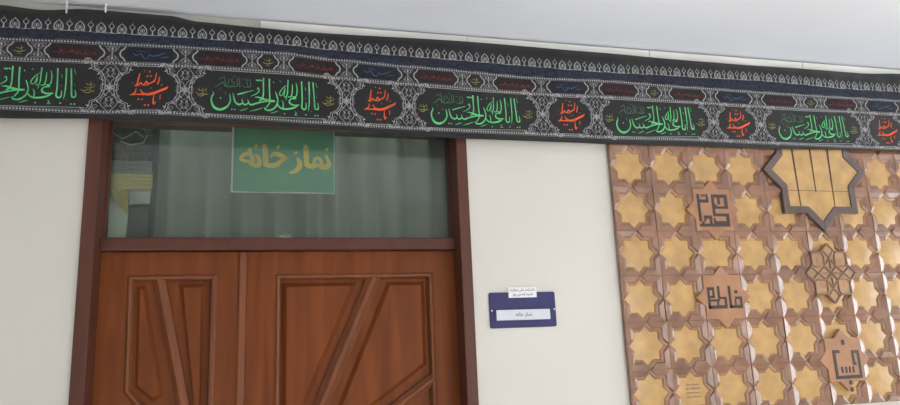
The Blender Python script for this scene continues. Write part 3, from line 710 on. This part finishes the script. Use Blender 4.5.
# ---------------------------------------------------------------- glazed tile panel
pan = tag(empty('tile_panel', (1.1, 0, 2.0)), 'relief panel of brown and gold glazed tiles right of the blue plate', 'tile panel')
def star8(r, rot=0.0):
    """8-pointed star of two crossed squares, tip radius r"""
    ri = r*math.cos(PI/4)/math.cos(PI/8)
    return [((r if k % 2 == 0 else ri)*math.cos(k*PI/8+rot), (r if k % 2 == 0 else ri)*math.sin(k*PI/8+rot)) for k in range(16)]
NC, Z0R, Z1R = 11, -6, 1
b = MB(); b.box(0, NC*U, -.0038, -.0012, ZB+Z0R*U, ZB+Z1R*U); b.build('backing', MT['mortar'], pan)
fld = MB(); rr = random.Random(5); stars = []
skip_star = {(2, -2), (2, -4)}
for i in range(NC):
    for j in range(Z0R, Z1R):
        cx, cz = (i+.5), (j+.5); jit = rr.uniform(-.0012, .0012); tx_, tz_ = rr.uniform(-.004, .004), rr.uniform(-.004, .004)
        def V(u, v, h, cx=cx, cz=cz, jit=jit, tx_=tx_, tz_=tz_):  # tile coordinates -> world, front is -y
            return ((cx+u*.990)*U, -(h + jit + tx_*u*.5 + tz_*v*.5), ZB+(cz+v*.999)*U)
        so, sm, si = star8(.5), star8(.455), star8(.405)
        for k in range(16):
            l = (k+1) % 16
            fld.add([V(*so[k], .0165), V(*so[l], .0165), V(*sm[l], .0150), V(*sm[k], .0150)], [(0,1,2,3)])
            fld.add([V(*sm[k], .0150), V(*sm[l], .0150), V(*si[l], .0065), V(*si[k], .0065)], [(0,1,2,3)], 1)
        d = .028; q2 = math.sqrt(2)
        for s, t in ((1,1),(-1,1),(-1,-1),(1,-1)):
            o5 = [(.5,0),(.35355,.14645),(.35355,.35355),(.14645,.35355),(0,.5)]
            n5 = [(.5,d*q2),(.35355+d,.14645+d*.4142),(.35355+d,.35355+d),(.14645+d*.4142,.35355+d),(d*q2,.5)]
            hs = [.0205,.0205,.0205,.0205,.0205]
            def vv(p, h): return V(s*p[0], t*p[1], h)
            vs = [vv(p, .0165) for p in o5] + [vv(p, h) for p, h in zip(n5, [.0255,.0215,.0215,.0215,.0255])] + [vv((.5,.5), .0255), vv((.5,.40),.0255), vv((.40,.5),.0255)]
            fs = [(a, a+1, a+6, a+5) for a in range(4)] + [(5,6,11),(6,7,11),(7,10,11),(7,12,10),(7,8,12),(8,9,12)]
            # outer sides of the tile
            vs += [vv((.5,0),.004), vv((.5,.5),.004), vv((0,.5),.004)]
            fs += [(0,5,11,10,14,13), (14,10,12,9,4,15)]
            if s*t < 0: fs = [tuple(reversed(q)) for q in fs]
            fld.add(vs, fs)
        stars.append((i, j, V))
fo = fld.build('tile_field', [MT['tile'], MT['rim']], pan, weld=True)
bv = fo.modifiers.new('bevel', 'BEVEL'); bv.width = .0016; bv.segments = 2; bv.limit_method = 'ANGLE'; bv.angle_limit = .5
hid = {(2,-2),(2,-4)}
big = set((i, j) for i in (4,5,6) for j in (-2,-1,0))
for i, j, V in stars:
    if (i, j) in hid or (i in (5,) and j in (-1, 0)) or j == 0 and 4 <= i <= 6 or (i, j) in ((5,-1),): continue
    b = MB(); si = star8(.412); n_ = []
    ctr = V(0, 0, .0090)
    sm2 = star8(.30)
    vs = [V(*p, .0072) for p in si] + [V(*p, .0088) for p in sm2] + [ctr]
    fs = [(k, (k+1) % 16, 16+(k+1) % 16, 16+k) for k in range(16)] + [(16+k, 16+(k+1) % 16, 32) for k in range(16)]
    b.add(vs, fs); b.build('gold_star', MT['gold'], pan, smooth=True)
def at_(cx, cz, pts): return [((cx+x)*U, ZB+(cz+z)*U) for x, z in pts]
def rect(b, cx, cz, x0, z0, x1, z1, y0, y1, mi=0): b.box((cx+x0)*U, (cx+x1)*U, y0, y1, ZB+(cz+z0)*U, ZB+(cz+z1)*U, mi)
def plaque(cx, cz, label):
    b = MB(); b.prism(at_(cx, cz, star8(.70)), -.0295, -.012, 0, .0025)
    return tag(b.build('star_plaque', MT['plaque'], pan), label)
def kufic(parent, cx, cz, rects, polys=()):
    b = MB()
    for r in rects: rect(b, cx, cz, *r, -.0308, -.027)
    for p_ in polys: b.prism(at_(cx, cz, p_), -.0308, -.027)
    b.build('kufic_lettering', MT['ink_tile'], parent)
K = 250.0     # zoom pixels per tile, read from the photo
def kr(cx0, cy0, x0, y0, x1, y1): return ((min(x0, x1)-cx0)/K, (cy0-max(y0, y1))/K, (max(x0, x1)-cx0)/K, (cy0-min(y0, y1))/K)
p1 = plaque(2.5, -1.5, 'upper star plaque with a square black kufic word')
R1 = [(-.40,-.28,-.335,.36),(-.40,-.40,.40,-.33),(-.335,.16,-.10,.235),(-.165,.235,-.10,.30),(-.28,.30,-.245,.36),(-.225,.30,-.19,.36),(-.17,.30,-.11,.36),
      (-.335,-.33,-.27,-.28),(-.27,-.22,-.06,-.14),(-.27,-.28,-.22,-.22),(-.13,-.33,-.06,-.22),
      (-.02,.28,.40,.36),(.31,.02,.40,.28),(-.02,-.09,.05,.28),(.05,.02,.31,.08),(.13,.12,.20,.28),(.05,.08,.10,.12),
      (-.02,-.16,.40,-.09),(.32,-.33,.40,-.16),(.02,-.33,.32,-.27),(-.02,-.33,.03,-.20)]
kufic(p1, 2.5, -1.5, R1)
p2 = plaque(2.5, -3.5, 'lower star plaque with a low wide black kufic word')
R2 = [(-.42,-.26,-.36,.22),(-.36,.15,-.24,.22),(-.29,-.02,-.24,.15),(-.36,-.02,-.24,.03),(-.42,-.26,.06,-.185),(-.36,-.10,-.12,-.05),(-.20,-.185,-.15,-.10),
      (-.16,-.05,-.10,.24),(-.12,-.05,.06,.0),(.0,-.185,.06,-.05),
      (.12,-.26,.18,.24),(.12,-.26,.46,-.19),(.40,-.19,.46,.0),(.28,-.06,.40,0),(.26,-.19,.30,-.06),(.28,.07,.36,.14)]
kufic(p2, 2.5, -3.5, R2)
p3 = plaque(5.5, -5.0, 'bottom star plaque with an open black kufic bowl and dots')
R3 = [(-.32,-.36,-.24,.22),(-.24,.15,-.12,.22),(-.32,-.43,.42,-.355),(.35,-.355,.42,.20),(.20,.13,.35,.20),(.20,-.14,.27,.13),(.27,-.14,.30,-.06),
      (-.14,-.30,-.09,-.16),(-.03,-.30,.02,-.16),(.07,-.30,.12,-.16),(.17,-.30,.22,-.16),(-.03,.33,.06,.45),(.02,-.56,.10,-.47),(.03,-.72,.11,-.62)]
kufic(p3, 5.5, -5.0, R3)
# openwork flower star
b = MB(); b.prism(at_(5.5, -3.0, star8(.68)), -.0275, -.010, 0, .002)
fw = tag(b.build('flower_star', MT['flower_base'], pan), 'star ornament with interlaced brown straps and four petals')
for a in range(4):
    b = MB(); an = a*PI/2+PI/4; c, s = math.cos(an)*.335, math.sin(an)*.335
    rect(b, 5.5, -3.0, c-.115, s-.115, c+.115, s+.115, -.0285, -.020)
    b.build('clay_square', MT['plaque'], fw)
b = MB()
def strap(pts, w=.034, closed=False):
    P_ = at_(5.5, -3.0, pts); n = len(P_)
    for i in range(n if closed else n-1): quad_bar(b, P_[i], P_[(i+1) % n], w*U, w*U, -.0335, -.020, .0015)
strap(star8(.70), .040, True)
for a in range(4):
    an = a*PI/2; ca, sa = math.cos(an), math.sin(an)
    rt = lambda x, z: (x*ca-z*sa, x*sa+z*ca)
    strap([rt(0,0), rt(.16,.155), rt(.42,.155), rt(.49,.205)]); strap([rt(.16,-.155), rt(.42,-.155), rt(.49,-.205)]); strap([rt(0,0), rt(.16,-.155)])
    strap([rt(.16,.155), rt(.36,0), rt(.16,-.155)], .026); strap([rt(.10,0), rt(.36,0)], .024); strap([rt(.36,0), rt(.55,.155)], .03); strap([rt(.36,0), rt(.55,-.155)], .03)
b.build('strapwork', MT['strap'], fw)
# large slate-edged star
b = MB(); b.prism(at_(5.5, -.5, star8(1.47)), -.0285, -.010, 0, .002)
bs = tag(b.build('large_gold_star', MT['gold'], pan), 'large gold star edged in slate grey')
o_ = star8(1.50); i_ = star8(1.26); b = MB()
for k in range(16):
    l = (k+1) % 16
    P4 = at_(5.5, -.5, [o_[k], o_[l], i_[l], i_[k]])
    b.prism(P4, -.0345, -.012, 0, 0)
b.build('slate_edge', MT['slate'], bs, bevel=.0015)
b = MB()
for pts in ([(-.63,1.0),(-.56,1.0),(-.555,-.90),(-.585,-.90)], [(-.10,1.0),(-.03,1.0),(-.055,-.54),(-.085,-.54)], [(.42,1.0),(.49,1.0),(.435,-.92),(.405,-.92)]):
    b.prism(at_(5.5, -.5, pts), -.0290, -.020)
b.prism(at_(5.5, -.5, [(-1.0,-.508),(1.0,-.508),(1.0,-.495),(-1.0,-.495)]), -.0289, -.020)
b.build('grooves', MT['groove'], bs)
# little moulded inscription on one gold star low on the left
b = MB(); rr = random.Random(9)
for r_ in range(4):
    z = -5.36 - r_*.085
    x = 1.36
    while x < 1.66:
        w = rr.uniform(.03, .08); rect(b, 0, 0, x, z-.014, x+w, z+rr.uniform(.008, .022), -.0105, -.007); x += w + rr.uniform(.012, .022)
tag(b.build('moulded_inscription', MT['strap'], pan), 'tiny illegible inscription in relief')

# ---------------------------------------------------------------- blue name plate
npl = tag(empty('name_plate', (-.452, 0, 1.77)), 'blue plastic name plate with white card on the wall right of the door', 'sign')
def rrect(x0, x1, z0, z1, r, n=5):
    pts = []
    for cx, cz, a in ((x1-r, z1-r, 0), (x0+r, z1-r, PI/2), (x0+r, z0+r, PI), (x1-r, z0+r, 1.5*PI)):
        for i in range(n+1): pts.append((cx+r*math.cos(a+PI/2*i/n), cz+r*math.sin(a+PI/2*i/n)))
    return pts
b = MB(); b.prism(rrect(-.5985, -.3065, 1.6955, 1.8410, .009), -.007, 0, 0, .0012); b.build('board', MT['plate_blue'], npl)
b = MB()
for p4 in ([(-.580,1.720),(-.323,1.720),(-.333,1.726),(-.571,1.726)], [(-.323,1.720),(-.323,1.776),(-.333,1.769),(-.333,1.726)], [(-.323,1.776),(-.580,1.776),(-.571,1.769),(-.333,1.769)], [(-.580,1.776),(-.580,1.720),(-.571,1.726),(-.571,1.769)]):
    b.prism(p4, -.0105, -.0068, 0, .0008)
b.build('card_holder', MT['plate_blue'], npl)
b = MB(); b.box(-.5708, -.3332, -.0080, -.0069, 1.7262, 1.7688); tag(b.build('card', MT['card'], npl), 'white card with a printed word')
b = MB(); b.prism(rrect(-.513, -.389, 1.8185, 1.8625, .003), -.0082, -.0071); tag(b.build('label_sticker', MT['sticker'], npl), 'white sticker with two printed lines')
for x in (-.5893, -.3130):
    b = MB(); b.prism([(x+.0035*math.cos(a*PI/5), 1.7672+.0035*math.sin(a*PI/5)) for a in range(10)], -.0088, -.006, 0, .0008); b.build('screw', MT['steel'], npl)
def text(s, x0, x1, z, y, parent, offset, h=None):
    cu = bpy.data.curves.new('lettering', 'FONT'); cu.body = s[::-1]; cu.size = 1; cu.offset = offset
    t = bpy.data.objects.new('lettering', cu); COL.objects.link(t); bpy.context.view_layer.update()
    me = bpy.data.meshes.new_from_object(t.evaluated_get(bpy.context.evaluated_depsgraph_get()))
    bpy.data.objects.remove(t); xs = [v.co.x for v in me.vertices]; ys = [v.co.y for v in me.vertices]
    k = (x1-x0)/(max(xs)-min(xs)); kz = k if h is None else h/(max(ys)-min(ys))
    xm, ym = min(xs), min(ys)
    for v in me.vertices: v.co = (x0+(v.co.x-xm)*k, y, z+(v.co.y-ym)*kz)
    me.materials.clear(); me.materials.append(MT['ink'])
    o = bpy.data.objects.new('lettering', me); COL.objects.link(o); attach(o, parent)
    return o
text('\ufea9\ufe8d\ufee7\ufeb8\ufb91\ufeaa\ufee9 \ufee3\ufee0\ufbfd \ufee3\ufeec\ufe8e\ufead\ufe95', -.507, -.395, 1.8425, -.0084, npl, .012, .0150)
text('\ufeb7\ufeec\ufbff\ufeaa \ufeb7\ufee4\ufeb4\ufbfd \ufb58\ufeee\ufead', -.496, -.406, 1.8225, -.0084, npl, .012, .0165)
text('\ufee7\ufee4\ufe8e\ufeaf \ufea7\ufe8e\ufee7\ufeea', -.487, -.416, 1.7375, -.0083, npl, .012, .0195)
